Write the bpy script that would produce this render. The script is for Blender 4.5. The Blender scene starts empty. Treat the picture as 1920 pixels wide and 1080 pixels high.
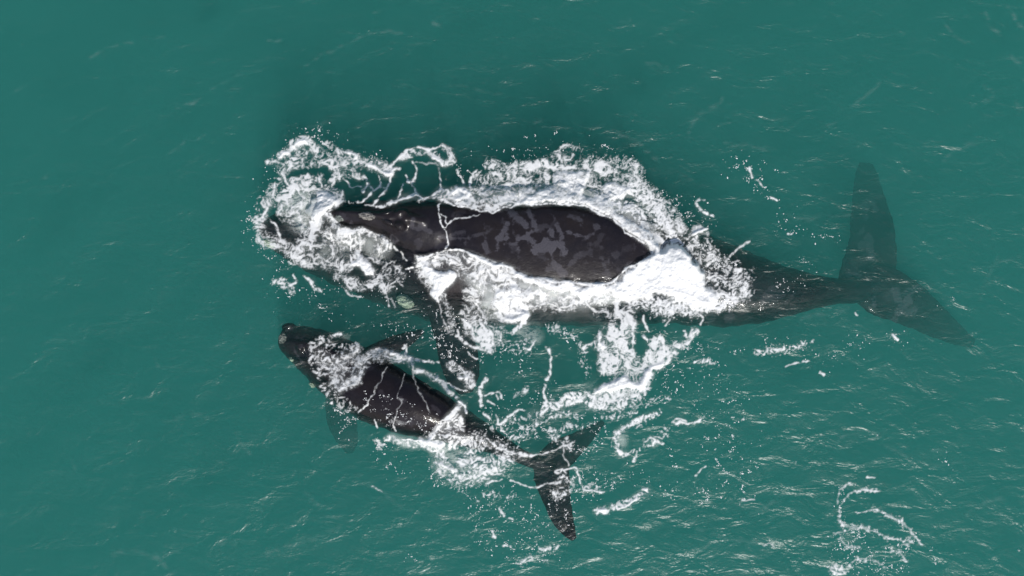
import bpy, bmesh, math, random
import numpy as np
from mathutils import Vector
from mathutils.bvhtree import BVHTree

# ---------------------------------------------------------------- camera, sky, sun, exposure
scene = bpy.context.scene
H = 24.0                 # height of the drone above the water, metres
PX = 92.3                # plan units per metre on the water
cam_d = bpy.data.cameras.new('camera'); cam = bpy.data.objects.new('camera', cam_d)
scene.collection.objects.link(cam); scene.camera = cam
cam.location = (0, 0, H); cam.rotation_euler = (0, 0, 0)
cam_d.sensor_width = 36; cam_d.lens = 36*H/(1920/PX)
cam_d.clip_start = .1; cam_d.clip_end = 2000
world = bpy.data.worlds.new('World'); scene.world = world; world.use_nodes = True
nt = world.node_tree; bg = nt.nodes['Background']
SUN_EL, SUN_AZ = math.radians(46), math.radians(166)      # azimuth clockwise from +Y
sky = nt.nodes.new('ShaderNodeTexSky'); sky.sky_type = 'NISHITA'; sky.sun_disc = False
sky.sun_elevation = SUN_EL; sky.sun_rotation = SUN_AZ; sky.air_density = 1.3; sky.dust_density = 1.5
nt.links.new(sky.outputs[0], bg.inputs[0]); bg.inputs[1].default_value = .10
sun_d = bpy.data.lights.new('sun', 'SUN'); sun_d.energy = 4.0; sun_d.angle = math.radians(.53); sun_d.color = (1, .965, .91)
sun = bpy.data.objects.new('sun', sun_d); scene.collection.objects.link(sun)
sdir = Vector((math.sin(SUN_AZ)*math.cos(SUN_EL), math.cos(SUN_AZ)*math.cos(SUN_EL), math.sin(SUN_EL)))
sun.rotation_euler = sdir.to_track_quat('Z', 'Y').to_euler(); sun.location = sdir*60
scene.view_settings.view_transform = 'Standard'; scene.view_settings.look = 'None'
scene.view_settings.exposure = 0; scene.view_settings.gamma = 1; scene.view_settings.use_curve_mapping = False
scene.cycles.max_bounces = 10; scene.cycles.volume_bounces = 5; scene.cycles.transparent_max_bounces = 16
scene.cycles.use_denoising = True
WATER = dict(density=.31, scatter=(.122, .592, .550), g=.0)

C = scene.collection
def at(px, py, z=0.):
    k = (H-z)/H
    return ((px-960)/PX*k, (540-py)/PX*k)
def link(name, me, parent=None, mat=None):
    o = bpy.data.objects.new(name, me); C.objects.link(o); o.parent = parent
    if mat: me.materials.append(mat)
    return o
def thing(name, label, cat, loc, group=None):
    o = bpy.data.objects.new(name, None); C.objects.link(o); o.location = loc; o.empty_display_size = .3
    o['label'] = label; o['category'] = cat
    if group: o['group'] = group
    return o
def kind(o, k, label=None, cat=None, group=None):
    o['kind'] = k
    if label: o['label'] = label
    if cat: o['category'] = cat
    if group: o['group'] = group
    return o
def np_mesh(name, V, Fq, smooth=True):
    me = bpy.data.meshes.new(name); n = Fq.shape[1]
    me.vertices.add(len(V)); me.vertices.foreach_set('co', np.ascontiguousarray(V, np.float32).ravel())
    me.loops.add(Fq.size); me.loops.foreach_set('vertex_index', np.ascontiguousarray(Fq, np.int32).ravel())
    me.polygons.add(len(Fq)); me.polygons.foreach_set('loop_start', np.arange(0, Fq.size, n, dtype=np.int32))
    me.polygons.foreach_set('use_smooth', np.full(len(Fq), smooth))
    me.update(calc_edges=True); me.validate(); return me
def add_attr(me, name, vals):
    a = me.attributes.new(name, 'FLOAT', 'POINT'); a.data.foreach_set('value', np.ascontiguousarray(vals, np.float32))

# ---------------------------------------------------------------- materials
def mat(name):
    m = bpy.data.materials.new(name); m.use_nodes = True; t = m.node_tree; t.nodes.clear()
    out = t.nodes.new('ShaderNodeOutputMaterial')
    def N(ty, **k):
        n = t.nodes.new('ShaderNode'+ty)
        for a, b in k.items():
            if a.startswith('i_'): n.inputs[a[2:].replace('_', ' ')].default_value = b
            else: setattr(n, a, b)
        return n
    return m, t, out, N, t.links.new
def noise(N, L, vec, scale, detail=4, rough=.55, dist=0):
    n = N('TexNoise'); n.inputs['Scale'].default_value = scale; n.inputs['Detail'].default_value = detail
    n.inputs['Roughness'].default_value = rough; n.inputs['Distortion'].default_value = dist
    L(vec, n.inputs['Vector']); return n.outputs['Fac']
def ramp(N, L, fac, stops):
    r = N('ValToRGB'); L(fac, r.inputs[0]); e = r.color_ramp.elements
    while len(e) < len(stops): e.new(.5)
    for q, (p, c) in zip(e, stops): q.position = p; q.color = (c if hasattr(c, '__len__') else (c, c, c))[:3]+(1,) if hasattr(c, '__len__') else (c, c, c, 1)
    return r.outputs[0]
def mathn(N, L, op, a, b=None, clamp=False):
    n = N('Math', operation=op); n.use_clamp = clamp
    for i, v in enumerate((a, b)):
        if v is None: continue
        if isinstance(v, (int, float)): n.inputs[i].default_value = v
        else: L(v, n.inputs[i])
    return n.outputs[0]
def mix(N, L, fac, a, b):
    n = N('Mix', data_type='RGBA'); 
    for i, v in ((0, fac), (6, a), (7, b)):
        if isinstance(v, (int, float)): n.inputs[i].default_value = v
        elif isinstance(v, tuple): n.inputs[i].default_value = v+(1,)
        else: L(v, n.inputs[i])
    return n.outputs[2]
def mapping(N, L, vec, scale=(1, 1, 1), rot=0):
    n = N('Mapping'); n.inputs['Scale'].default_value = scale; n.inputs['Rotation'].default_value = (0, 0, rot); L(vec, n.inputs['Vector']); return n.outputs[0]

def mat_water():
    m, t, out, N, L = mat('sea_water')
    pos = N('NewGeometry').outputs['Position']
    a = noise(N, L, mapping(N, L, pos, (1, 1.7, 1), .45), 1.6, 4, .5, .6)
    b = noise(N, L, mapping(N, L, pos, (1, 2.2, 1), -.25), 5.5, 3, .5, .5)
    c = noise(N, L, mapping(N, L, pos, (1, 2.4, 1), .3), 13, 4, .6, .4)
    h = mathn(N, L, 'ADD', mathn(N, L, 'MULTIPLY', a, .075), mathn(N, L, 'ADD', mathn(N, L, 'MULTIPLY', b, .0068), mathn(N, L, 'MULTIPLY', c, .0022)))
    bp = N('Bump'); bp.inputs['Strength'].default_value = 1; bp.inputs['Distance'].default_value = 1.0; L(h, bp.inputs['Height'])
    fr = N('Fresnel'); fr.inputs['IOR'].default_value = 1.33; L(bp.outputs[0], fr.inputs['Normal'])
    gl = N('BsdfGlossy'); gl.inputs['Roughness'].default_value = .3; L(bp.outputs[0], gl.inputs['Normal'])
    tr = N('BsdfTransparent'); mx = N('MixShader'); L(fr.outputs[0], mx.inputs[0]); L(tr.outputs[0], mx.inputs[1]); L(gl.outputs[0], mx.inputs[2])
    L(mx.outputs[0], out.inputs['Surface'])
    s = WATER['scatter']
    vs = N('VolumeScatter'); vs.inputs['Color'].default_value = s+(1,); vs.inputs['Density'].default_value = WATER['density']; vs.inputs['Anisotropy'].default_value = WATER['g']
    va = N('VolumeAbsorption'); va.inputs['Color'].default_value = s+(1,); va.inputs['Density'].default_value = WATER['density']
    ad = N('AddShader'); L(vs.outputs[0], ad.inputs[0]); L(va.outputs[0], ad.inputs[1]); L(ad.outputs[0], out.inputs['Volume'])
    return m
def mat_skin(name, base, patchcol, brown):
    m, t, out, N, L = mat(name)
    tc = N('TexCoord').outputs['Object']
    n1 = noise(N, L, tc, 1.1, 5, .6); n2 = noise(N, L, tc, 9, 5, .62, .3); n3 = noise(N, L, tc, 40, 3, .6)
    c = mix(N, L, ramp(N, L, n1, [(.35, 0.), (.7, 1.)]), base, brown)
    c = mix(N, L, mathn(N, L, 'MULTIPLY', ramp(N, L, n2, [(.52, 0.), (.75, 1.)]), .35), c, tuple(v*2.3 for v in base))
    at_ = N('Attribute'); at_.attribute_name = 'patch'
    v = mathn(N, L, 'ADD', at_.outputs['Fac'], mathn(N, L, 'MULTIPLY', mathn(N, L, 'SUBTRACT', n2, .5), 2.0))
    v = mathn(N, L, 'ADD', v, mathn(N, L, 'MULTIPLY', mathn(N, L, 'SUBTRACT', n3, .5), .35))
    k = ramp(N, L, v, [(.40, 0.), (.72, 1.)])
    k = mathn(N, L, 'MULTIPLY', k, ramp(N, L, n3, [(.3, .62), (.7, 1.)]))
    fd = N('Attribute'); fd.attribute_name = 'fade'; k = mathn(N, L, 'MULTIPLY', k, fd.outputs['Fac'])
    c = mix(N, L, k, c, patchcol)
    # pale nicks and tiny scars
    sp = noise(N, L, mapping(N, L, tc, (1, 3, 1), .3), 26, 2, .5)
    c = mix(N, L, mathn(N, L, 'MULTIPLY', ramp(N, L, sp, [(.70, 0.), (.76, 1.)]), .5), c, (.10, .09, .10))
    p = N('BsdfPrincipled'); L(c, p.inputs['Base Color']); p.inputs['Roughness'].default_value = .42
    L(ramp(N, L, n2, [(.3, .26), (.7, .4)]), p.inputs['Roughness'])
    p.inputs['Specular IOR Level'].default_value = .1; p.inputs['Coat Weight'].default_value = .28; p.inputs['Coat Roughness'].default_value = .07
    bh = mathn(N, L, 'ADD', mathn(N, L, 'MULTIPLY', n2, .011), mathn(N, L, 'MULTIPLY', n3, .006))
    bh = mathn(N, L, 'ADD', bh, mathn(N, L, 'MULTIPLY', noise(N, L, mapping(N, L, tc, (.8, 1, 1), .4), 2.6, 3), .03))
    bp = N('Bump'); bp.inputs['Distance'].default_value = 1; bp.inputs['Strength'].default_value = .4; L(bh, bp.inputs['Height']); L(bp.outputs[0], p.inputs['Normal']); L(bp.outputs[0], p.inputs['Coat Normal'])
    L(p.outputs[0], out.inputs['Surface']); return m
def mat_callosity(name, c0, c1):
    m, t, out, N, L = mat(name); tc = N('TexCoord').outputs['Object']
    n = noise(N, L, tc, 22, 5, .65)
    p = N('BsdfPrincipled'); L(ramp(N, L, n, [(.36, c0), (.6, c1)]), p.inputs['Base Color']); p.inputs['Roughness'].default_value = .7
    bp = N('Bump'); bp.inputs['Distance'].default_value = .05; L(n, bp.inputs['Height']); L(bp.outputs[0], p.inputs['Normal'])
    L(p.outputs[0], out.inputs['Surface']); return m
def mat_foam(name, col, attr, gain=1., rough=.6, bump=.008):
    m, t, out, N, L = mat(name); pos = N('NewGeometry').outputs['Position']
    a = N('Attribute'); a.attribute_name = attr
    n = noise(N, L, pos, 14, 6, .65, .4); n2 = noise(N, L, pos, 45, 3, .6)
    p = N('BsdfPrincipled'); L(mix(N, L, ramp(N, L, n2, [(.3, 0.), (.7, 1.)]), tuple(v*.93 for v in col), col), p.inputs['Base Color'])
    p.inputs['Roughness'].default_value = rough
    bp = N('Bump'); bp.inputs['Distance'].default_value = bump; bp.inputs['Strength'].default_value = .9
    L(mathn(N, L, 'ADD', n, mathn(N, L, 'MULTIPLY', n2, .3)), bp.inputs['Height']); L(bp.outputs[0], p.inputs['Normal'])
    f = mathn(N, L, 'MULTIPLY', a.outputs['Fac'], gain)
    tr = N('BsdfTransparent'); mx = N('MixShader'); L(f, mx.inputs[0]); L(tr.outputs[0], mx.inputs[1]); L(p.outputs[0], mx.inputs[2])
    L(mx.outputs[0], out.inputs['Surface']); return m
def mat_plain(name, col, rough=.4):
    m, t, out, N, L = mat(name); tc = N('TexCoord').outputs['Object']
    p = N('BsdfPrincipled'); L(mix(N, L, noise(N, L, tc, 12, 4), tuple(v*.6 for v in col), col), p.inputs['Base Color']); p.inputs['Roughness'].default_value = rough
    L(p.outputs[0], out.inputs['Surface']); return m
M_WATER = mat_water()
M_MOTHER = mat_skin('adult_whale_skin', (.0115, .0102, .0140), (.074, .070, .083), (.0210, .0165, .0165))
M_CALF = mat_skin('calf_skin', (.0100, .0083, .0115), (.075, .068, .08), (.0175, .0130, .0130))
M_CALL = mat_callosity('callosity', (.04, .037, .038), (.30, .28, .26))
M_CALLW = mat_callosity('pale_callosity', (.30, .40, .30), (.58, .68, .52))
M_CALLG = mat_callosity('grey_callosity', (.07, .08, .075), (.24, .26, .24))
M_SLIT = mat_plain('blowhole_lining', (.008, .007, .008), .25)
M_FOAM = mat_foam('white_foam', (.80, .80, .80), 'coverage')
M_CLOUD = mat_foam('bubble_cloud', (.80, .84, .82), 'coverage', .8, .9, .0)
M_GLINT = mat_foam('painted_glint', (.80, .84, .82), 'coverage', .095, .6, .0)  # pale colour painting sky glints on wave crests
M_SEABED = mat_plain('seabed_sand', (.25, .22, .16), .9)
# ---------------------------------------------------------------- foam pattern
# Foam and white painted sun glints are laid out on the water plane in plan units (1 m = 92.3 units); every
# line below is: kind  radius  strength  x,y x,y ...   (zone sets origin, scale)
#  l filament   f lacy foam along a line   F lacy foam in an outline
#  s solid foam along a line   S solid foam in an outline   h bubble cloud below the surface
#  H bubble cloud in an outline   d flecks along a line   D flecks in an outline   k wave-crest glint painted as a faint streak
FOAM = """
zone 440 220 .2604
f 38 0.77 410,235 440,185 500,175 560,205 600,225
f 30 0.72 240,320 300,300 340,265 400,245
f 25 0.72 650,180 700,215 740,245 790,250 850,260 885,270
s 20 .9 430,205 460,180 500,175 520,190
s 17 .9 330,285 350,265 390,260
s 16 .9 800,250 840,255 880,260 880,285
f 42 0.56 240,620 265,540 300,470 350,400 400,345 470,325 560,335 640,330 700,345 740,420
f 60 0.41 320,330 450,270 600,270 750,310 850,340
f 50 0.59 850,300 930,340 1010,350 1070,370 1110,390
f 50 0.45 560,250 620,300 700,300
s 20 .9 960,345 1030,365 1090,400 1130,420 1150,385 1190,375
l 12 1 1120,420 1140,350 1180,290 1250,240 1320,215 1380,215 1440,225
l 6 1 1440,225 1500,205 1560,240 1595,290 1580,335 1540,345
f 24 0.68 1200,290 1270,265 1340,240 1400,240 1440,270 1480,320 1540,330
s 14 .9 1430,285 1460,310 1495,340
f 22 0.54 1500,215 1560,260 1570,330
l 8 1 1285,320 1305,370 1300,420 1285,465 1300,520 1320,560
l 9 1 1230,420 1250,450 1285,465
s 10 .9 1243,462 1270,468
l 7 1 1215,480 1210,540 1190,600
l 6 1 1478,440 1480,480 1475,520
l 3 .6 1465,360 1475,400 1478,440
l 4 .6 1290,325 1400,325 1460,340
l 9 1 1050,420 1045,480 1020,530 990,580 940,610 905,630
l 7 1 980,500 1010,530
l 12 1 930,410 950,460 960,500 940,550
l 9 1 1140,420 1110,490 1080,560 1040,600 1020,635
l 8 1 1050,505 1100,510
l 10 .9 870,430 885,415 900,440 860,425
l 11 1 1020,640 1080,645 1160,620 1240,590 1310,565 1370,590 1430,560 1480,520
s 11 .9 1180,615 1260,590 1320,565
f 14 0.72 1340,600 1400,585 1440,580 1500,530
l 12 1 1480,520 1520,545 1540,580 1500,600
l 12 1 1640,480 1635,440 1610,400 1600,390
l 11 1 1700,510 1700,450 1740,390
s 20 .9 1560,565 1640,520 1700,560 1600,590
l 8 1 780,540 780,580 760,600
f 12 0.63 760,600 830,620 880,625 920,625
l 4 .8 1010,640 950,645
f 28 0.54 430,470 500,430 560,460 620,440 640,480 700,500 700,440 740,400
l 10 1 350,400 380,480 410,500
l 11 1 290,470 285,560 290,600
l 9 1 620,440 640,500
l 7 1 780,430 820,470 850,510 920,505
f 30 0.36 780,400 870,420 920,430
l 8 1 690,470 720,430 745,440 740,380
l 9 1 640,330 690,360 720,400
f 60 0.81 350,580 420,500 520,490 620,520 690,560 740,590
S 8 .95 600,530 680,540 740,580 760,600 680,660 640,720 560,740 590,640
f 70 0.54 420,620 520,620 600,640 620,700 560,760 500,800
f 55 0.63 340,640 380,700 470,720
f 55 0.67 200,870 280,900 380,950 460,1000 560,1040
f 40 0.54 190,600 200,700 150,740 180,800
s 11 .8 130,740 170,760
l 12 1 240,600 235,650 200,700 200,740
l 9 1 250,740 300,790 320,860
f 60 0.77 620,700 560,820 500,900 440,980
f 38 0.68 690,690 740,780 840,830 920,810 1000,850 1070,880 1110,930
l 10 1 680,690 740,780 830,830 925,810
s 12 .9 1090,880 1110,900 1100,950
f 60 0.56 620,800 760,900 900,900
l 8 1 700,840 695,880
l 7 1 910,830 915,960
l 8 1 840,840 835,960
H 60 .95 330,560 560,500 740,600 600,720 520,850 400,760
H 60 .3 640,820 1000,850 1130,960 1000,1060 560,1060
l 9 1 1515,600 1475,645 1480,690 1498,740
l 14 1 1498,740 1515,800
l 7 1 1520,820 1530,850 1520,960
l 6 .9 1490,690 1525,710 1540,770
l 8 .8 1530,800 1580,750 1640,745 1700,720
l 4 .6 1700,720 1760,690
d 50 60 120,620 90,760 120,900 250,960
d 70 120 200,560 250,400 400,230 560,90 680,110 760,200
d 50 30 560,110 640,110
d 60 50 250,970 400,1060
d 60 40 900,280 1060,320
d 60 30 1560,380 1700,400
zone 440 400 .2604
s 13 1 1330,330 1400,300 1500,275 1600,270 1700,290 1800,330 1880,360 1930,372
f 60 0.79 1360,340 1350,400 1400,450 1420,500
S 10 .96 1330,350 1400,390 1480,420 1580,410 1600,450 1540,520 1490,570 1470,640 1420,600 1400,560 1430,500 1350,420
f 50 0.70 1450,340 1600,330 1700,360 1760,420 1740,520 1700,600
f 40 0.38 1500,600 1530,700 1560,800 1560,850
l 5 .8 1480,650 1480,740 1530,840
f 40 0.61 1680,560 1700,680 1680,760
f 40 0.54 1770,400 1800,500 1780,600
l 10 1 1680,770 1700,830 1710,870
l 12 1 1760,780 1800,830 1850,880 1860,950
f 60 0.50 1750,720 1850,800 1920,880
l 8 1 1600,880 1640,900 1680,940 1750,960
D 20 230 1420,620 1560,640 1700,900 1800,1000 1800,1150 1600,1150 1480,1000 1380,700
f 60 0.56 450,330 560,300 640,350 740,350
f 45 0.56 760,460 800,500 860,500 930,520 1000,500 1030,460
S 14 .96 880,260 950,330 1010,400 1000,450 950,440 900,390 830,370 870,320
f 45 0.72 880,290 850,350 790,400 770,460 850,510
f 45 0.50 1000,330 1070,350 1100,400 1120,460
l 7 .8 1160,235 1200,290 1215,330 1250,350
l 12 1 1240,410 1275,390
l 7 1 1110,190 1110,240 1080,270
f 50 0.54 1060,180 1100,215 1050,260
f 25 0.68 280,500 340,480 360,520 400,520 410,570
s 9 .9 320,510 350,500
l 10 1 430,440 440,490 400,515
l 12 1 510,460 545,500 570,540 620,565
l 7 1 800,550 850,590 900,610
l 8 1 1060,480 1090,530 1100,600 1110,660
f 24 0.61 1060,520 1085,570 1105,640
l 7 1 1120,510 1150,480
f 60 0.54 500,300 560,250 640,300 700,260
f 60 0.54 1150,400 1170,470 1090,520
l 4 .6 1130,620 1160,680
d 70 90 240,450 420,560 640,540 900,600 1100,640
d 60 40 250,600 400,620 700,680
D 20 90 900,480 1250,420 1340,560 1400,900 1300,700 1100,640
d 40 40 650,740 900,770 1200,800
zone 820 230 .2604
l 9 1 30,565 120,590 250,612 350,635 420,652 480,630 560,592 620,587 700,605 800,590 900,585 1000,595 1080,620 1160,660 1240,690 1290,720 1340,770 1420,835 1500,890 1550,935
f 30 .78 30,545 120,570 250,590 350,605 420,620 480,600 560,565 620,560 700,575
f 45 .8 300,560 420,560 540,520 640,500 700,460
S 14 .86 560,580 640,540 700,510 740,480 830,440 820,390 870,350 960,355 1080,350 1110,380 1090,430 1040,520 1100,540 1200,520 1180,460 1240,430 1320,450 1400,480 1340,540 1240,570 1300,650 1380,690 1460,740 1540,790 1560,850 1560,930 1480,870 1300,720 1180,660 1080,610 1000,588 900,580 800,580 700,595
f 40 .85 690,320 760,290 830,310 900,330 1000,330 1100,300 1180,300
f 60 .72 1120,320 1200,360 1320,390 1420,420 1500,500 1570,560 1600,620 1660,700 1700,760
g 70 .85 1400,470 1500,540 1560,620 1620,720 1680,800 1720,850
g 60 .9 1240,580 1330,600 1420,640 1480,700
f 60 .52 860,260 940,270 1050,290 1200,300 1350,300 1440,340
f 60 .68 350,480 400,420 500,370 600,380 660,330
f 50 .66 250,520 350,520 450,480 560,440 650,420
l 8 1 310,520 380,470 430,450 540,440 620,420 700,380
f 45 .85 60,560 150,510 200,520 260,560
f 55 .5 380,300 450,330 550,320 620,320
l 5 .9 240,450 250,400 290,350
f 50 .5 300,400 340,460 300,520
H 60 .5 400,520 700,440 1100,480 1350,520 1600,640 1650,850 1300,700 1000,590 700,590
H 60 .4 1200,400 1450,430 1600,560 1500,700 1300,620
f 22 .6 890,200 930,160 980,190 1040,205
d 10 14 600,105 650,98 720,90
d 10 12 480,190 550,182
d 12 24 1130,160 1200,170 1270,180
d 10 10 810,70 870,72
d 80 160 340,290 500,240 700,260 800,220 960,180 1060,210 1200,260 1400,300 1480,400
d 70 120 1450,430 1600,620 1720,780
d 60 60 1600,540 1700,560 1800,700
f 40 .55 1640,570 1680,620 1740,700 1720,740
f 45 .7 1110,400 1130,460 1120,520 1190,500
f 40 .9 1500,760 1560,840 1600,880
f 50 .5 740,330 770,420 740,470
zone 740 440 .3646
S 26 1 1240,150 1290,122 1335,95 1380,55 1440,45 1490,75 1540,130 1580,190 1590,260 1660,300 1640,350 1560,380 1500,370 1420,330 1340,310 1300,330 1250,330 1180,340 1100,310 1000,320 900,310 820,290 740,270 660,250 570,180 620,185 680,215 800,240 950,258 1100,255 1160,225 1185,190
S 24 .97 1340,95 1390,52 1450,48 1500,80 1560,160 1590,200 1590,270 1480,320 1320,300 1220,260 1200,200 1290,140
g 50 .9 1600,300 1680,320 1740,310 1790,290
g 45 .95 1500,340 1600,370 1680,350 1740,330
g 60 .54 1540,70 1600,110 1650,150 1720,180 1780,210 1800,260
g 60 .6 1480,50 1560,60 1640,120
g 60 .56 1590,210 1700,230 1790,270
g 40 .8 1330,350 1360,395 1430,400 1380,350
g 45 .82 1240,340 1330,350 1450,370 1520,390
l 5 .8 1700,130 1760,80 1830,35
D 15 520 1500,40 1640,60 1800,200 1810,290 1700,260 1600,180
f 70 .84 500,180 560,250 600,320 620,380
s 14 1 240,78 330,80 400,105 450,130 520,155 570,160 640,205 700,222 800,235 950,250 1050,255 1120,240 1160,200 1210,165 1270,140 1320,105
f 60 .85 480,240 540,300 560,350 530,380
f 60 .7 370,170 430,200 470,240
S 20 .8 520,300 600,260 700,280 690,330 620,370 590,400 510,380 500,340
s 30 .95 590,430 620,430 650,420 680,400
l 20 1 680,420 650,460 605,505
f 34 .85 570,420 600,400 660,390
H 30 .5 610,470 690,420 760,520 700,560 620,530
f 50 .66 420,330 380,400 400,480 450,520 480,560
l 9 1 375,440 395,480 400,515
l 9 1 450,460 490,525 480,570
l 7 .9 330,500 350,550 450,590 490,600
g 35 0.38 500,560 580,570 650,580 700,560
s 7 .9 660,575 690,585 720,545
f 34 .8 700,300 800,330 900,340 1000,330 1100,330
l 7 1 700,370 780,350 860,370 940,350
l 6 .9 980,350 1040,400 1080,390 1100,420
f 40 .5 700,340 800,370 900,370
H 60 .8 620,250 800,260 1100,260 1260,300 1240,360 1050,350 900,360 680,340
H 60 .14 720,380 1100,380 1080,480 900,440 720,440
H 50 .6 1200,300 1500,300 1700,320 1600,390 1300,360
H 60 .6 350,200 560,260 600,420 480,440 420,340
F 25 .8 1100,310 1220,320 1230,400 1230,560 1200,640 1240,680 1300,640 1370,560 1430,600 1440,640 1340,700 1300,770 1250,820 1140,850 1010,840 1100,760 1160,720 1070,710 1050,630 1045,540 1100,460 1130,380
S 8 .96 1010,825 1060,775 1140,740 1180,720 1240,765 1290,700 1380,650 1435,632 1340,690 1300,760 1260,790 1150,800
F 14 .84 1110,480 1150,440 1190,450 1200,560 1190,640 1130,670 1080,640 1050,560
s 14 .95 1060,500 1050,545 1065,580
F 14 .8 1130,330 1200,330 1170,420 1150,450 1130,400
l 9 1 1190,390 1225,440 1230,560
f 30 .75 1200,620 1250,660 1280,690 1330,640
g 35 .8 1010,860 1100,880 1200,860 1280,800
G 14 .78 745,930 755,880 790,850 850,850 900,810 970,800 1010,830 1060,870 960,870 850,890 800,900
H 30 .7 1000,850 1260,800 1180,900 1020,900
H 60 .35 700,930 1000,780 1100,820 900,920
l 11 1 750,925 775,890 775,860
l 10 1 785,855 765,820 770,770
l 8 1 780,740 805,700 805,640 790,595
l 4 .8 790,595 775,580
l 12 1 1530,490 1520,540 1490,560 1440,570
l 11 1 1490,520 1485,490
f 22 .65 1440,570 1500,550 1550,500
s 10 .9 1540,505 1555,490
l 12 1 1355,560 1360,535 1380,530 1390,580 1380,620 1420,600 1450,610
f 40 .75 1290,680 1320,620 1350,560 1400,600
l 6 1 1285,420 1283,455 1300,490
l 6 1 1560,400 1590,430 1575,465
l 5 .9 1415,440 1395,470
f 18 .6 1040,410 1080,390 1095,410
s 8 .9 1270,520 1290,545
g 26 0.38 820,480 900,520 950,570
f 12 .7 970,580 1020,560 1045,525
g 22 0.34 960,580 970,650 990,710
l 9 1 470,740 435,800 433,840 440,885
l 8 1 440,830 480,820
l 8 1 480,860 515,885
l 7 1 500,820 540,800 545,840
l 7 1 460,920 490,945
l 7 1 525,930 545,970 600,930 680,905
f 20 .7 625,830 670,795
g 26 0.47 560,1000 630,1040 700,1000 745,950
g 24 0.53 745,940 850,930 950,930
g 18 0.68 1120,1060 1150,1010 1200,980
g 16 0.77 1200,980 1280,940 1360,910
l 6 1 1420,965 1470,972 1540,965 1590,935
l 5 1 1420,965 1450,955 1500,962
g 14 0.68 1550,655 1640,650
g 18 0.51 1080,950 1150,930 1230,910
g 16 0.42 1230,890 1330,860 1400,850
d 60 90 1340,720 1430,700 1450,800 1360,840
d 90 120 1430,700 1600,640 1660,780 1750,860 1820,870
d 30 70 780,450 900,530 960,590 1000,720
d 60 120 420,600 560,600 700,640 640,720
d 60 120 450,900 560,930 700,860 860,800
d 12 40 1740,605 1840,590 1910,620
d 20 60 1450,590 1560,580 1650,580
g 24 0.51 860,1000 900,980 960,1000
zone 500 580 .2593
G 18 .40 300,250 380,200 460,210 520,260 640,240 700,300 860,280 1000,330 1050,400 900,370 780,390 700,450 700,540 600,570 560,640 680,710 640,740 560,740 470,690 400,580 330,440
G 14 .52 300,250 380,205 470,230 480,330 430,420 340,430 300,330
s 18 .66 615,270 650,255 660,290 600,350
f 34 .66 600,350 540,400 490,450 500,520
s 13 .7 590,550 640,530 680,500 680,470
f 26 .62 570,540 640,500 700,450
f 24 .62 660,400 740,330 860,290 960,320 1040,365 1060,410
l 4 .8 740,300 860,285 960,320 1050,370
l 7 .9 660,390 740,345 860,330 980,360
l 10 1 985,270 1020,262 1010,300 1000,330
s 9 .95 990,275 1018,270
l 8 1 1000,330 1100,370 1160,385 1240,380
f 22 .78 1080,445 1160,460 1230,500
f 16 .85 1230,500 1300,560 1380,630
l 6 1 1240,500 1340,550 1450,570
l 8 1 1340,380 1330,430
l 8 1 1400,420 1440,480 1480,500
f 35 .62 1320,400 1400,460 1460,500 1480,540
s 12 .9 1390,490 1450,490
s 8 .95 1460,315 1520,350
l 3.5 .55 890,405 850,460 820,540 780,610 735,680
l 6 1 770,630 735,680 715,715
l 6 .9 700,725 680,740
l 2.2 .5 1005,470 990,550 960,620 985,660 950,720 935,780
l 6 .9 935,770 920,830 940,880
s 12 .6 960,640 990,650
f 24 .5 920,790 1000,820 1040,800
l 2.4 .5 1070,440 1080,510 1120,600 1160,670 1185,740
l 4 .55 1160,670 1185,740
D 10 260 700,560 900,600 1250,760 1200,900 900,850 720,720
s 9 1 990,925 1100,938 1180,932 1220,900
f 22 .9 1190,930 1215,880 1250,840 1290,800 1350,750 1400,700
f 24 .85 1120,945 1200,950 1250,970
s 13 1 1395,665 1440,690 1450,740
s 10 1 1150,940 1230,955
G 20 .62 1260,840 1400,750 1440,850 1360,900 1500,930 1600,960 1500,1060 1360,1000 1240,980
f 30 .5 880,930 960,960 1100,970 1200,990
f 30 .5 800,960 830,1000
l 8 1 1590,490 1550,560 1545,640 1560,700
l 6 1 1600,610 1650,600 1670,650
l 6 1 785,790 800,840
f 18 .6 460,195 520,185
s 5 .9 480,188 500,182
H 20 .6 530,195 580,210 570,200
H 40 .6 880,920 1100,930 1260,960 1250,1080 1240,1000 1000,980
d 20 60 780,990 860,980
d 60 120 500,740 620,760 560,880
d 50 60 900,180 1100,160 1060,260
d 60 160 1200,150 1300,300 1400,400
zone 680 700 .3333
g 60 .62 400,370 440,430 440,500 480,560 560,590 640,570 720,550
s 18 .85 430,510 470,530 500,545
g 40 .8 560,500 620,500 660,520 740,550
s 26 .95 340,372 380,388 430,400
H 40 .6 400,400 700,480 780,540 600,620 420,580
g 50 .6 620,370 700,400 780,430 830,460 750,500 640,500
s 7 .9 730,390 755,415
l 8 1 740,390 760,420 840,440 940,462
l 5 1 940,462 1040,445 1120,420 1180,400
g 34 0.54 1060,340 1100,380 1150,390 1190,420
l 5 .9 1140,400 1130,460 1150,520
l 8 1 1130,550 1180,530 1215,570 1220,610
l 7 1 1090,545 1120,540 1110,560 1090,550
g 30 0.51 1120,580 1170,620 1160,660 1090,690
g 12 0.66 1060,670 1160,690
l 7 1 840,600 900,620 960,640 1000,630
l 7 .9 1000,630 1120,610
s 8 .9 1250,650 1300,665 1360,665
g 25 0.49 1230,640 1320,640
g 22 0.45 650,700 740,690 830,690
l 8 1 690,610 790,600
l 10 1 780,760 800,795
l 6 1 830,820 850,830
l 8 1 720,890 740,930
l 8 1 800,970 830,970
g 22 0.69 1320,770 1370,770 1440,745 1510,715 1570,680 1600,650
s 10 1 1330,765 1370,775
s 8 1 1450,755 1500,730 1550,700
s 8 1 1570,655 1595,650
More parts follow.
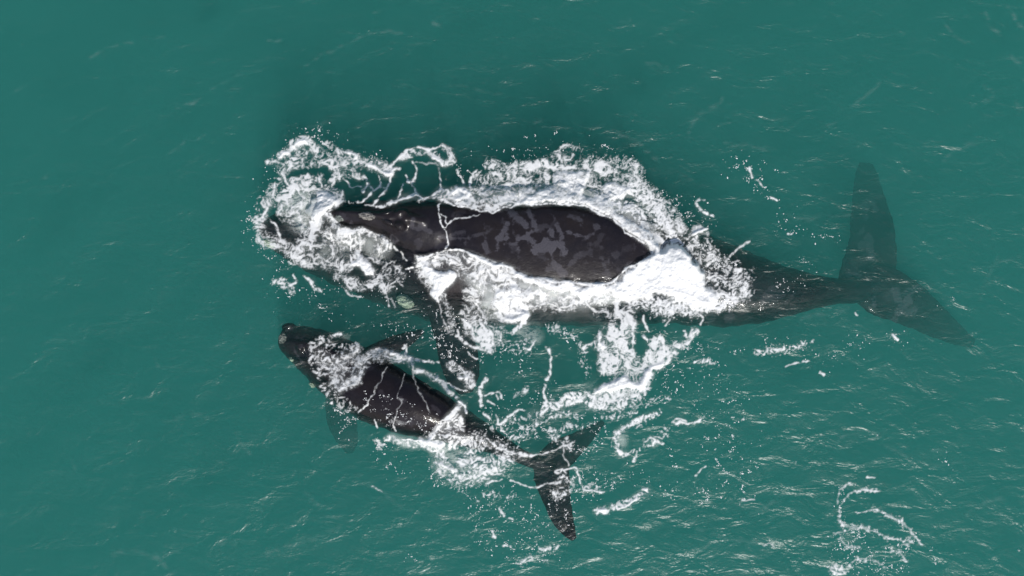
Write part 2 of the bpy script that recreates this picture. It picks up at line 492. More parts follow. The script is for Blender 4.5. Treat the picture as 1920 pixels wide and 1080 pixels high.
H 22 .5 1310,770 1440,740 1600,650 1600,680 1500,740 1360,790
g 18 0.67 1650,225 1560,270 1470,310 1420,360 1420,410 1460,450
g 12 0.70 1460,450 1530,440 1600,400 1680,390
l 6 1 1430,400 1450,440 1470,470
g 16 0.70 1410,400 1440,430 1480,450 1540,430
l 6 1 1590,380 1610,360 1640,370 1690,400
g 30 0.45 1600,380 1680,370 1700,320
l 6 1 1540,440 1520,500
g 20 0.41 1420,360 1480,310 1600,280
H 24 .5 1420,330 1480,300 1480,470 1430,450
d 12 30 1720,420 1750,500 1765,530
g 22 0.51 1010,1000 1040,990 1100,980
s 7 .9 1010,1000 1030,990
g 22 0.45 880,1070 950,1040 1030,1050
s 7 .9 890,1060 940,1040
D 20 420 560,620 900,640 980,700 1000,820 1100,900 1000,960 800,980 640,900 560,760
D 20 160 360,420 620,640 400,660
D 15 130 1040,700 1180,700 1200,900 1060,860
D 20 180 1200,500 1400,560 1460,600 1300,720 1180,720
D 20 100 600,940 700,1060 1100,1060 1100,960
d 60 60 80,400 160,520 240,560
d 50 60 1240,700 1500,560 1600,600 1620,700
d 40 30 1700,700 1760,640
d 20 16 250,1030 300,1060
D 20 200 700,260 1000,260 1100,330 900,400 760,380
g 26 0.45 800,330 900,310 960,300
g 22 0.41 740,310 860,260 980,230
d 40 160 1250,250 1360,320 1300,420 1180,440
zone 1300 780 .3229
g 10 0.53 1080,445 1000,425 930,440 880,490 850,550 840,600
g 16 0.50 840,600 900,640 980,650 1060,670 1130,710 1200,725 1270,720
l 5 1 1075,445 1000,423 940,435
g 12 0.43 930,390 890,410 850,450 840,520
g 10 0.50 950,560 1040,548 1130,575 1200,600 1250,650 1280,690 1330,745
g 19 0.43 1120,580 1200,600 1240,650
s 4.2 1 940,556 970,556
s 4.9 1 1130,712 1180,718
s 3.5 1 1320,740 1330,748
g 12 0.50 820,690 870,660 930,655
g 18 0.45 850,700 880,750 960,770
g 19 0.40 1150,790 1200,800 1230,840
s 6.3 .9 1200,830 1235,845
g 14 0.40 1180,760 1250,740
g 23 0.56 790,880 850,880 880,910 820,920
g 18 0.45 900,870 960,830 1040,840 1100,870
s 7.0 .9 800,890 840,915
d 40 240 860,420 840,560 900,660 1000,700 870,760 960,800 1100,800 1240,760 1290,700
d 60 160 800,700 900,850 1100,900 1250,900
d 14 20 1380,760 1400,850
s 2.8 1 1396,845 1403,850
l 4 1 1010,350 1050,362
d 10 70 60,110 120,180 130,260 180,320 250,350 170,400
d 10 30 240,90 215,180 215,265
d 10 30 210,60 300,10
d 12 40 285,390 300,460 280,530
l 4 .9 285,490 345,485
l 6 1 5,345 40,300 70,290
d 40 60 10,420 100,470 80,530
d 12 40 150,400 250,350 370,300
s 2.1 1 1465,210 1470,212
s 2.1 1 1060,110 1070,112
s 2.1 1 580,262 595,264
s 2.1 1 145,690 155,696
g 9 0.50 405,745 450,740 475,762
s 2.8 1 1890,775 1900,780
s 2.1 1 562,72 568,72
s 2.1 1 215,12 225,12
l 3.4 .6 1080,445 1000,425 930,440 880,490 850,550 840,600
l 3.4 .6 840,600 900,640 980,650 1060,670 1130,710 1200,725 1270,720
l 3.4 .6 930,390 890,410 850,450 840,520
l 3.4 .6 950,560 1040,548 1130,575 1200,600 1250,650 1280,690 1330,745
l 3.4 .6 1120,580 1200,600 1240,650
l 3.4 .6 820,690 870,660 930,655
l 3.4 .6 850,700 880,750 960,770
l 3.4 .6 1150,790 1200,800 1230,840
l 3.4 .6 1180,760 1250,740
l 3.4 .6 790,880 850,880 880,910 820,920
l 3.4 .6 900,870 960,830 1040,840 1100,870
l 3.4 .6 405,745 450,740 475,762
zone 0 0 1
f 16 .95 1215,445 1232,462 1240,478
s 9 .95 1226,466 1232,476 1228,486
l 3.2 1 1545,705 1536,700
f 8 .6 1296,438 1308,430 1322,436
s 5 1 1300,440 1312,434 1322,428
l 3 1 1335,405 1315,395 1302,378 1322,374
f 10 .6 1240,375 1262,395 1280,430
d 25 100 1240,370 1300,410 1340,420
d 20 90 1380,290 1405,330 1425,350 1440,370
l 2.4 1 1404,314 1415,328
l 2.2 1 1420,336 1430,352
s 2.5 1 1447,374 1456,376
d 14 36 1450,390 1470,430 1500,430 1490,400
s 3 1 1479,437 1485,439
d 10 30 1515,448 1556,440 1575,448
d 18 40 1360,320 1400,310 1465,320
d 8 20 1490,480 1545,510
d 20 40 1450,540 1500,520
g 8 .5 1420,660 1445,656 1490,650 1515,640
l 2 1 1475,688 1495,680 1515,678
d 14 50 1420,640 1520,660
d 25 60 1540,690 1600,650 1630,640
s 3 1 1604,587 1608,589
d 10 20 1670,622 1690,640
s 3 1 1676,628 1684,634
d 8 10 1760,575 1790,560
d 50 120 1250,750 1330,820 1400,860 1350,930
d 60 100 1150,620 1250,660 1320,700
d 14 12 1740,850 1790,870
k 3.0 0.51 165,110 185,100 210,90 250,80
k 3.0 0.30 270,72 310,70
k 3.8 0.51 335,200 360,192 375,185
k 2.2 0.42 390,172 415,155 450,142 470,136
k 3.0 0.51 500,80 530,76
k 2.2 0.59 575,120 605,102 635,92 665,77 695,61 725,62 755,64
k 3.0 0.77 800,44 828,49
k 2.2 0.42 755,81 785,84 810,82
k 2.2 0.42 670,202 700,199
k 2.2 0.51 575,240 600,232 630,231
k 2.2 0.42 845,162 890,167 950,182
k 2.2 0.42 315,290 345,267
k 3.0 0.51 372,262 385,256
k 3.0 0.34 30,170 55,160
k 3.8 0.42 80,335 92,330
k 2.2 0.34 740,165 765,157
k 3.0 0.34 700,22 715,20
k 3.0 0.51 1775,45 1785,65 1815,85
k 3.8 0.77 1845,20 1860,45 1877,65
k 3.8 0.77 1890,10 1905,40 1920,60
k 3.8 0.68 1892,102 1915,122
k 3.0 0.51 1595,200 1625,180 1652,155
k 3.0 0.42 1540,240 1570,227
k 4.5 0.34 1820,200 1862,177 1845,160
k 5.2 0.38 1290,250 1310,220 1335,200 1355,182
k 3.8 0.51 1160,252 1190,260 1210,280 1230,300
k 3.0 0.42 1210,115 1250,125
k 3.0 0.42 1165,39 1182,37
k 3.0 0.42 1000,230 1015,225
k 5.2 0.34 1770,300 1790,280 1830,270
k 4.5 0.34 1905,190 1912,215
k 3.8 0.42 1360,270 1435,280
k 4.5 0.34 1275,325 1300,340
k 3.8 0.42 1565,828 1597,816 1636,809 1658,812
k 3.8 0.59 1746,843 1771,846
k 4.5 0.42 1665,838 1687,851 1713,864 1752,874 1807,866
k 5.2 0.34 1406,964 1439,951 1461,932 1481,916
k 5.2 0.34 1810,967 1823,954 1855,938 1888,935
k 6.0 0.26 1552,974 1555,941 1565,919
k 4.5 0.26 1742,1012 1749,990 1759,980
k 3.8 0.42 1306,993 1332,1000 1374,1012 1423,1020
k 5.2 0.38 213,1040 249,1033 293,1049 311,1062
k 4.5 0.34 311,1044 355,1027
k 3.8 0.42 409,1022 444,1018
k 5.2 0.38 502,1044 533,1027 578,1013 640,991
k 4.5 0.42 573,924 598,949
k 4.5 0.26 311,795 355,778 391,780
k 3.8 0.34 445,820 470,850
k 3.8 0.26 290,670 296,690
k 3.8 0.30 135,865 140,880
k 3.0 0.42 690,905 720,925 745,945 790,965
l 1.6 .7 700,912 717,922
k 3.8 0.34 1500,600 1550,585 1590,582
k 3.8 0.34 1370,480 1420,440 1440,430
k 3.8 0.30 1480,410 1530,408 1600,405
k 4.5 0.26 1870,480 1850,520 1840,560
k 3.8 0.42 1855,500 1890,485 1915,480
k 4.5 0.30 1330,640 1360,625 1350,650
k 4.5 0.34 1450,800 1500,790
k 4.5 0.30 1060,745 1000,730
k 3.8 0.34 1600,650 1630,640 1700,620
"""
MOTHER_BACK = [(615,397),(640,388),(684,391),(711,391),(735,388),(776,384),(811,382),(837,379),(886,391),(929,398),(960,391),(973,383),(1006,387),(1052,383),(1093,389),(1126,403),(1152,413),(1170,429),(1196,451),(1218,466),(1225,476),(1212,483),(1192,497),(1172,502),(1163,517),(1144,530),(1104,532),(1061,527),(1017,520),(977,512),(962,501),(949,494),(934,495),(907,484),(881,472),(853,469),(820,476),(787,484),(769,474),(735,452),(722,445),(700,438),(684,429),(657,431),(638,421),(618,403)]
CALF_BACK = [(720,680),(745,676),(772,688),(811,717),(858,751),(837,777),(818,808),(800,818),(754,816),(715,795),(690,772),(672,745),(680,705),(700,690)]

class Perlin:
    def __init__(s, seed):
        r = np.random.RandomState(seed)
        a = r.rand(65536)*2*np.pi
        s.gx, s.gy, s.p = np.cos(a), np.sin(a), r.randint(0, 65536, 4)*2+1
    def __call__(s, x, y):
        xi = np.floor(x).astype(np.int64); yi = np.floor(y).astype(np.int64)
        xf = x-xi; yf = y-yi
        u = xf*xf*xf*(xf*(xf*6-15)+10); v = yf*yf*yf*(yf*(yf*6-15)+10)
        def g(i, j):
            h = (((xi+i)*s.p[0]+7919) ^ ((yi+j)*s.p[1]+104729)); h = (h*s.p[2] ^ (h >> 13)*s.p[3]) & 65535
            return s.gx[h]*(xf-i)+s.gy[h]*(yf-j)
        a = g(0,0); b = g(1,0); c = g(0,1); d = g(1,1)
        return (a+(b-a)*u+((c+(d-c)*u)-(a+(b-a)*u))*v)*1.5
def fbm(P, x, y, o=4, gain=.5):
    t = 0; a = 1; n = 0
    for i in range(o):
        t = t+a*P(x+i*17.3, y-i*9.1); n += a; a *= gain; x = x*2.03; y = y*2.03
    return t/n*1.6
def ss(a, b, x):
    t = np.clip((x-a)/(b-a), 0, 1); return t*t*(3-2*t)
def worley(x, y, seed):
    r = np.random.RandomState(seed); J = r.rand(256, 256, 2).astype(np.float32)
    xi = np.floor(x).astype(np.int32); yi = np.floor(y).astype(np.int32)
    f1 = np.full(x.shape, 9., np.float32); f2 = f1.copy()
    for i in (-1, 0, 1):
        for j in (-1, 0, 1):
            q = J[(yi+j) & 255, (xi+i) & 255]
            d = np.hypot(xi+i+q[..., 0]-x, yi+j+q[..., 1]-y)
            f2 = np.minimum(f2, np.maximum(f1, d)); f1 = np.minimum(f1, d)
    return f1, f2
def seg_dist(X, Y, pts):
    D = np.full(X.shape, 1e9, np.float32)
    for (x0, y0), (x1, y1) in zip(pts[:-1], pts[1:]):
        dx, dy = x1-x0, y1-y0; L = dx*dx+dy*dy+1e-9
        t = np.clip(((X-x0)*dx+(Y-y0)*dy)/L, 0, 1)
        D = np.minimum(D, np.hypot(X-x0-t*dx, Y-y0-t*dy))
    return D
def poly_sd(X, Y, pts):      # signed distance, positive inside
    ins = np.zeros(X.shape, bool)
    P = list(pts)+[pts[0]]
    for (x0, y0), (x1, y1) in zip(P[:-1], P[1:]):
        if y0 == y1: continue
        c = ((y0 > Y) != (y1 > Y)) & (X < (x1-x0)*(Y-y0)/(y1-y0)+x0)
        ins ^= c
    d = seg_dist(X, Y, P)
    return np.where(ins, d, -d)
def smooth_path(p, n=4):
    if len(p) < 3: return p
    q = []
    for i in range(len(p)-1):
        a, b, c, d = p[max(i-1, 0)], p[i], p[i+1], p[min(i+2, len(p)-1)]
        for k in range(n):
            t = k/n
            q.append(tuple(.5*(2*b[m]+(c[m]-a[m])*t+(2*a[m]-5*b[m]+4*c[m]-d[m])*t*t+(3*b[m]-a[m]-3*c[m]+d[m])*t**3) for m in (0, 1)))
    q.append(p[-1]); return q
def parse_foam():
    z = (0, 0, 1); out = []
    for ln in FOAM.strip().splitlines():
        t = ln.split()
        if t[0] == 'zone': z = tuple(float(v) for v in t[1:4]); continue
        pts = [tuple(float(v) for v in p.split(',')) for p in t[3:]]
        out.append((t[0], float(t[1])*z[2], float(t[2]), [(z[0]+x*z[2], z[1]+y*z[2]) for x, y in pts]))
    return out
STEP = 1.25
def foam_fields():
    nx, ny = int(1920/STEP)+1, int(1096/STEP)+1
    gx = np.arange(nx)*STEP; gy = np.arange(ny)*STEP
    X, Y = np.meshgrid(gx, gy); X = X.astype(np.float32); Y = Y.astype(np.float32)
    P1, P2, P3, P4 = Perlin(1), Perlin(2), Perlin(3), Perlin(4)
    wx = fbm(P1, X/34, Y/34, 4); wy = fbm(P2, X/34, Y/34, 4)
    XW = X+wx*5.0; YW = Y+wy*5.0          # gentle warp for outlines
    brk = fbm(P3, X/16, Y/16, 3)          # breakup along filaments
    bf = fbm(P4, X/6.5, Y/6.5, 2); XL = XW+1.6*P3(X/9, Y/9); YL = YW+1.6*P1(X/9+4, Y/9)
    line = np.zeros_like(X); lace = np.zeros_like(X); solid = np.zeros_like(X); spray = np.zeros_like(X); cloud = np.zeros_like(X); streak = np.zeros_like(X)
    flecks = []
    for kind, w, s, pts in parse_foam():
        x0 = min(p[0] for p in pts)-w*2-14; x1 = max(p[0] for p in pts)+w*2+14
        y0 = min(p[1] for p in pts)-w*2-14; y1 = max(p[1] for p in pts)+w*2+14
        i0, i1 = max(0, int(x0/STEP)), min(nx, int(x1/STEP)+2); j0, j1 = max(0, int(y0/STEP)), min(ny, int(y1/STEP)+2)
        if kind in 'dD': flecks.append((kind, w, s, pts)); continue
        if i1 <= i0 or j1 <= j0: continue
        S = np.s_[j0:j1, i0:i1]; xs, ys, b = XW[S], YW[S], brk[S]
        if kind in 'lsfkg':
            d = seg_dist(XL[S], YL[S], smooth_path(pts)) if kind == 'l' else seg_dist(xs, ys, smooth_path(pts))
        else:
            d = poly_sd(xs, ys, smooth_path(list(pts)+[pts[0]], 2))
        if kind == 'l':
            bb = b+.7*bf[S]; ww = w*.55*(1+.9*bb); v = .93*s*ss(.8, -.7, (d-ww)/1.8)*np.clip(1.25+1.3*bf[S], .15, 1); line[S] = np.maximum(line[S], v)
        elif kind == 's':
            v = s*ss(1.0, .2, (d-w*.35*b)/w); solid[S] = np.maximum(solid[S], v)
        elif kind == 'f':
            v = s*ss(1.45, .25, d/w); lace[S] = np.maximum(lace[S], v)
        elif kind == 'g':
            v = s*ss(1.5, .1, d/w); spray[S] = np.maximum(spray[S], v)
        elif kind == 'G':
            v = s*ss(-w, w*.5, d); spray[S] = np.maximum(spray[S], v)
        elif kind == 'F':
            v = s*ss(-w, w*.5, d); lace[S] = np.maximum(lace[S], v)
        elif kind == 'S':
            v = s*ss(-w*.5, w*.7, d+b*w*.5); solid[S] = np.maximum(solid[S], v)
        elif kind == 'H':
            v = s*ss(-w, w, d); cloud[S] = np.maximum(cloud[S], v)
        elif kind == 'k':
            v = s*np.exp(-(d/(w*.62*(1+.6*b)))**2); streak[S] = np.maximum(streak[S], v)
    G = np.maximum(lace, solid*.9)
    act = G > .02
    x, y, g = X[act], Y[act], lace[act]
    # turbulent warp, then cell walls at two scales
    a1 = fbm(P4, x/30, y/30, 3, .5); a2 = fbm(P1, x/30+50, y/30+9, 3, .5)
    b1 = P2(x/9, y/9); b2 = P3(x/9+5, y/9)
    ux, uy = x+a1*15+b1*1.8, y+a2*15+b2*1.8
    f1, f2 = worley(ux/21, uy/16, 5); e1 = f2-f1
    f1b, f2b = worley(ux/9+31, uy/7, 6)
    n = fbm(P2, ux/15, uy/12, 5, .58); nb = fbm(P3, x/48, y/48, 3); nc = fbm(P1, ux/6+3, uy/5, 2, .5)
    gg = np.clip(g*.95*(1+.5*nb), 0, 1)
    # clumps: one rough field cut at a level set by how much foam there is
    lev = .80-gg*1.08; clump = ss(lev-.10, lev+.20, n)
    # threads: zero lines of two turbulent fields, and the walls between wide cells
    r1 = np.abs(fbm(P4, ux/19+7, uy/14, 4, .5)); r2 = np.abs(fbm(P3, ux/9+2, uy/8, 3, .5))
    wd = .030+.075*gg*ss(-.4, .5, n)
    thr = np.maximum(ss(wd+.05, wd-.03, r1), .8*ss(wd+.05, wd-.02, r2)*ss(.3, .6, gg+.4*n))
    wall = ss(.11, -.05, e1-.22*np.clip(gg-.2, 0, 1)*(1+n))
    gate = ss(-.50, -.05, n+.8*gg-.25+.4*nc)
    m = np.maximum(.85*thr, wall)*gate
    tiny = ss(.24, .12, f1b)*ss(.12, .3, gg)*ss(.05, .3, nc+gg*.4-.1)
    la = 1-(1-.88*clump)*(1-.85*m)*(1-.8*tiny)
    la = la*ss(.08, .28, g+.14*nc)*(.5+.48*ss(-.3, .5, nc*.6+gg-.15))
    # solid foam with turbulent thin places
    r = 1-np.abs(fbm(P3, ux/20+7, uy/20, 5, .6))*2
    thin = ss(.72, 1.0, r)*.55+ss(.1, .75, fbm(P1, ux/9, uy/9, 3))*.35
    so = solid[act]
    sv = np.clip(so*1.15-thin*(1.12-so)*3.2-.1*thin, 0, 1); sv = np.maximum(sv, ss(.9, 1., so))
    sv = np.where(so > .3, sv, so)
    al = np.zeros_like(X); al[act] = 1-(1-la*.95)*(1-sv*.97)
    sa = spray > .02; x, y, g = X[sa], Y[sa], spray[sa]
    v1 = fbm(P1, x/30, y/30, 3); v2 = fbm(P3, x/30, y/30, 3); x2, y2 = x+v1*9, y+v2*9
    q = .95*fbm(P2, x2/7, y2/5.6, 4, .66)+.35*fbm(P3, x2/24, y2/19, 3)
    sp = ss(.44-g*.92, .74-g*.92, q)*(.6+.4*ss(-.2, .5, P1(x2/6, y2/6)+g-.4)); al[sa] = np.maximum(al[sa], sp)
    al = np.maximum(al, line)
    al = .45*al+.11*(al+np.roll(al, 1, 0)+np.roll(al, -1, 0)+np.roll(al, 1, 1)+np.roll(al, -1, 1))
    mk = al.copy()                       # aerated water glows milky below and round the thicker foam
    for _ in range(45): mk = (mk+np.roll(mk, 1, 0)+np.roll(mk, -1, 0)+np.roll(mk, 1, 1)+np.roll(mk, -1, 1))/5
    cloud = np.maximum(cloud, .62*np.clip(mk*1.25-.12, 0, 1))
    # bare skin of the two backs: only filaments lie on it
    jit = fbm(P4, X/7, Y/7, 3)*1.6
    lm = line
    for poly, keep in ((MOTHER_BACK, 0.), (CALF_BACK, .45)):
        px = [p[0] for p in poly]; py = [p[1] for p in poly]
        i0, i1 = int((min(px)-8)/STEP), int((max(px)+8)/STEP); j0, j1 = int((min(py)-8)/STEP), int((max(py)+8)/STEP)
        S = np.s_[j0:j1, i0:i1]
        ins = ss(.9, 3.0, poly_sd(X[S]+jit[S], Y[S]+jit[S], poly))
        nl = al[S]*(1-ins*(1-keep)); al[S] = np.maximum(nl, lm[S]); cloud[S] *= 1-ins; streak[S] *= 1-ins
    return dict(X=X, Y=Y, alpha=al, cloud=cloud, streak=streak, solid=solid, lace=lace, flecks=flecks, P=(P1, P2, P3, P4))
def fleck_points(F):
    r = np.random.RandomState(11); out = []
    P = F['P'][0]
    for kind, w, s, pts in F['flecks']:
        n = int(s); got = 0; tries = 0
        if kind == 'd':
            segs = list(zip(pts[:-1], pts[1:])); L = np.array([math.hypot(b[0]-a[0], b[1]-a[1])+.1 for a, b in segs]); L /= L.sum()
        else:
            xs = [p[0] for p in pts]; ys = [p[1] for p in pts]
        m = n*5
        if kind == 'd':
            k = r.choice(len(segs), m, p=L); t = r.rand(m)
            A = np.array([s_[0] for s_ in segs])[k]; B = np.array([s_[1] for s_ in segs])[k]
            q = A+(B-A)*t[:, None]+r.randn(m, 2)*w*.55
        else:
            q = np.stack([r.uniform(min(xs)-w, max(xs)+w, m), r.uniform(min(ys)-w, max(ys)+w, m)], 1)
            q = q[poly_sd(q[:, 0], q[:, 1], pts) > -w*r.rand(m)]
        keep = fbm(P, q[:, 0]/11, q[:, 1]/11, 3) > r.rand(len(q))*.5-.02
        q = q[keep][:n]
        for x, y in q:
            out.append((x, y, .55+.95*r.rand()**2.2*(1.7 if r.rand() < .15 else 1)))
    return out
# ---------------------------------------------------------------- sea: surface shape shared by water and foam
WP = [Perlin(21), Perlin(22), Perlin(23)]
def wave(x, y):
    x = np.asarray(x, float); y = np.asarray(y, float)
    c, s = math.cos(.5), math.sin(.5); u = x*c+y*s; v = -x*s+y*c
    z = 0.014*WP[0](u/4.2, v/1.9)+.024*WP[1](u/1.7+9, v/.8)+.009*WP[2](x/.62, y/.42+4)
    return z*np.exp(-(np.hypot(x, y)/38)**4)
def build_water():
    t = np.linspace(-1, 1, 361); s = np.linspace(-1, 1, 281)
    gx = 13.5*t+186.5*np.sign(t)*np.abs(t)**9; gy = 9.0*s+191*np.sign(s)*np.abs(s)**9
    X, Y = np.meshgrid(gx, gy); Z = wave(X, Y)
    nx, ny = len(gx), len(gy); V = np.stack([X.ravel(), Y.ravel(), Z.ravel()], 1)
    i = np.arange(nx-1)[None, :]+np.arange(ny-1)[:, None]*nx
    Q = np.stack([i, i+1, i+1+nx, i+nx], -1).reshape(-1, 4)
    ring = list(range(nx))+[nx*k+nx-1 for k in range(1, ny)]+[nx*(ny-1)+k for k in range(nx-2, -1, -1)]+[nx*k for k in range(ny-2, 0, -1)]
    nb = len(V); B = V[ring].copy(); B[:, 2] = -13; V = np.vstack([V, B]); n = len(ring)
    sides = np.array([[ring[(k+1) % n], ring[k], nb+k, nb+(k+1) % n] for k in range(n)])
    me = bpy.data.meshes.new('water'); faces = np.vstack([Q, sides]).tolist()+[list(range(nb+n-1, nb-1, -1))]
    me.from_pydata(V.tolist(), [], faces); me.polygons.foreach_set('use_smooth', np.ones(len(faces), bool)); me.update()
    kind(link('water', me, None, M_WATER), 'structure', 'turquoise green open sea with soft low ripples')
build_water()
def build_seabed():
    t = np.linspace(-150, 150, 61); X, Y = np.meshgrid(t, t); P = Perlin(31)
    Z = -12.3+.25*P(X/9, Y/9); V = np.stack([X.ravel(), Y.ravel(), Z.ravel()], 1); n = 61
    i = np.arange(n-1)[None, :]+np.arange(n-1)[:, None]*n
    kind(link('seabed', np_mesh('seabed', V, np.stack([i, i+1, i+1+n, i+n], -1).reshape(-1, 4)), None, M_SEABED), 'structure', 'sandy seabed far below the murky water')
build_seabed()

# ---------------------------------------------------------------- whales
def interp(st, n=5):
    out = []
    for i in range(len(st)-1):
        a, b, c, d = [np.array(st[k], float) for k in (max(i-1, 0), i, i+1, min(i+2, len(st)-1))]
        for k in range(n):
            t = k/n; out.append(.5*(2*b+(c-a)*t+(2*a-5*b+4*c-d)*t*t+(3*b-a-3*c+d)*t**3))
    out.append(np.array(st[-1], float)); return out
def loft(bm, st, m=40, n=5):
    """st: plan x, y, half width (plan units), top z, middle z, bottom z, sideways lean of the top (plan units)"""
    S = interp(st, n); C3 = [at(s[0], s[1], s[4]) for s in S]; rings = []
    for i, s in enumerate(S):
        a, b = C3[max(i-1, 0)], C3[min(i+1, len(S)-1)]
        tx, ty = b[0]-a[0], b[1]-a[1]; l = math.hypot(tx, ty) or 1; nx, ny = -ty/l, tx/l
        k = (H-s[4])/H/PX; hw = max(s[2], .5)*k*(1+.022*math.sin(i*2.3+s[0]*.013)+.016*math.sin(i*5.1)); ln = s[6]*k; r = []
        for j in range(m):
            q = 2*math.pi*j/m; c, sn = math.cos(q), math.sin(q)
            w = hw*c-ln*sn; z = s[4]+(s[3]-s[4])*sn if sn > 0 else s[4]+(s[4]-s[5])*sn
            r.append(bm.verts.new((C3[i][0]+nx*w, C3[i][1]+ny*w, z)))
        rings.append(r)
    for a, b in zip(rings[:-1], rings[1:]):
        for j in range(m): bm.faces.new((a[j], a[(j+1) % m], b[(j+1) % m], b[j]))
    bm.faces.new(rings[0][::-1]); bm.faces.new(rings[-1])
def blob(bm, px, py, z, rx, ry, rz, rot=0):
    x, y = at(px, py, z); before = set(bm.verts)
    r = bmesh.ops.create_icosphere(bm, subdivisions=3, radius=1)
    c, s = math.cos(rot), math.sin(rot)
    for v in r['verts']:
        a, b = v.co.x*rx/PX, v.co.y*ry/PX; v.co = Vector((x+a*c-b*s, y+a*s+b*c, z+v.co.z*rz))
def fuse(bm, name, vox, smooth):
    bmesh.ops.recalc_face_normals(bm, faces=bm.faces)
    me = bpy.data.meshes.new(name+'_raw'); bm.to_mesh(me); bm.free()
    o = bpy.data.objects.new(name, me); C.objects.link(o)
    r = o.modifiers.new('r', 'REMESH'); r.mode = 'VOXEL'; r.voxel_size = vox; r.use_smooth_shade = True
    s = o.modifiers.new('s', 'SMOOTH'); s.factor = .5; s.iterations = smooth
    dg = bpy.context.evaluated_depsgraph_get(); ev = o.evaluated_get(dg)
    new = bpy.data.meshes.new_from_object(ev); bpy.data.objects.remove(o); new.name = name
    new.polygons.foreach_set('use_smooth', np.ones(len(new.polygons), bool)); return new
def coords(me):
    V = np.empty(len(me.vertices)*3, np.float32); me.vertices.foreach_get('co', V); return V.reshape(-1, 3)
def to_plan(V):
    k = H/(H-V[:, 2]); return 960+V[:, 0]*k*PX, 540-V[:, 1]*k*PX
def paint(me, patches):
    V = coords(me); X, Y = to_plan(V); best = np.full(len(V), -9., np.float32); fade = np.ones(len(V), np.float32)
    for ox, oy, sc, lst in patches:
        for r, f, pts in lst:
            p = [(ox+a*sc, oy+b*sc) for a, b in pts]
            if len(p) == 1: p = p*2
            v = np.clip((r*sc-seg_dist(X, Y, p))/9+.5, -9, 1.4); u = v > best
            best[u] = v[u]; fade[u] = f
    best[V[:, 2] < -2.0] = -9
    add_attr(me, 'patch', best); add_attr(me, 'fade', fade)
def crust(name, px, py, z, rx, ry, rz, rot, m, parent, seed, rough=.22, sub=4):
    bm = bmesh.new(); bmesh.ops.create_icosphere(bm, subdivisions=sub, radius=1)
    V = np.array([v.co[:] for v in bm.verts]); P = Perlin(seed)
    d = 1+rough*(fbm(P, V[:, 0]*2.3+V[:, 2], V[:, 1]*2.3-V[:, 2], 4)); c, s = math.cos(rot), math.sin(rot); x, y = at(px, py, z)
    for v, k in zip(bm.verts, d):
        a, b = v.co.x*rx/PX*k, v.co.y*ry/PX*k; v.co = Vector((x+a*c-b*s, y+a*s+b*c, z+v.co.z*rz*k))
    me = bpy.data.meshes.new(name); bm.to_mesh(me); bm.free(); me.polygons.foreach_set('use_smooth', np.ones(len(me.polygons), bool))
    return me
def tube(pts, r, z_of, name):
    bm = bmesh.new(); S = smooth_path(pts, 4); m = 8; rings = []
    for i, (px, py) in enumerate(S):
        a, b = S[max(i-1, 0)], S[min(i+1, len(S)-1)]; tx, ty = b[0]-a[0], -(b[1]-a[1]); l = math.hypot(tx, ty) or 1
        t = i/(len(S)-1); rr = r/PX*(math.sin(math.pi*min(max(t, .06), .94)))**.6
        z = z_of(px, py); x, y = at(px, py, z)
        rings.append([bm.verts.new((x-ty/l*rr*math.cos(q), y+tx/l*rr*math.cos(q), z+rr*.6*math.sin(q))) for q in [2*math.pi*j/m for j in range(m)]])
    for a, b in zip(rings[:-1], rings[1:]):
        for j in range(m): bm.faces.new((a[j], a[(j+1) % m], b[(j+1) % m], b[j]))
    bm.faces.new(rings[0][::-1]); bm.faces.new(rings[-1]); bmesh.ops.recalc_face_normals(bm, faces=bm.faces)
    me = bpy.data.meshes.new(name); bm.to_mesh(me); bm.free(); me.polygons.foreach_set('use_smooth', np.ones(len(me.polygons), bool)); return me
def caster(me):
    V = coords(me); me.calc_loop_triangles(); T = np.empty(len(me.loop_triangles)*3, np.int32); me.loop_triangles.foreach_get('vertices', T)
    return BVHTree.FromPolygons(V.tolist(), T.reshape(-1, 3).tolist())
def top_z(bvh, px, py, guess=0.):
    z = guess
    for _ in range(2):
        x, y = at(px, py, z); h = bvh.ray_cast(Vector((x, y, 6)), Vector((0, 0, -1)))
        if h[0] is None: return z
        z = h[0].z
    return z
def rebase(me, root):
    me.transform(__import__('mathutils').Matrix.Translation(-root.location))

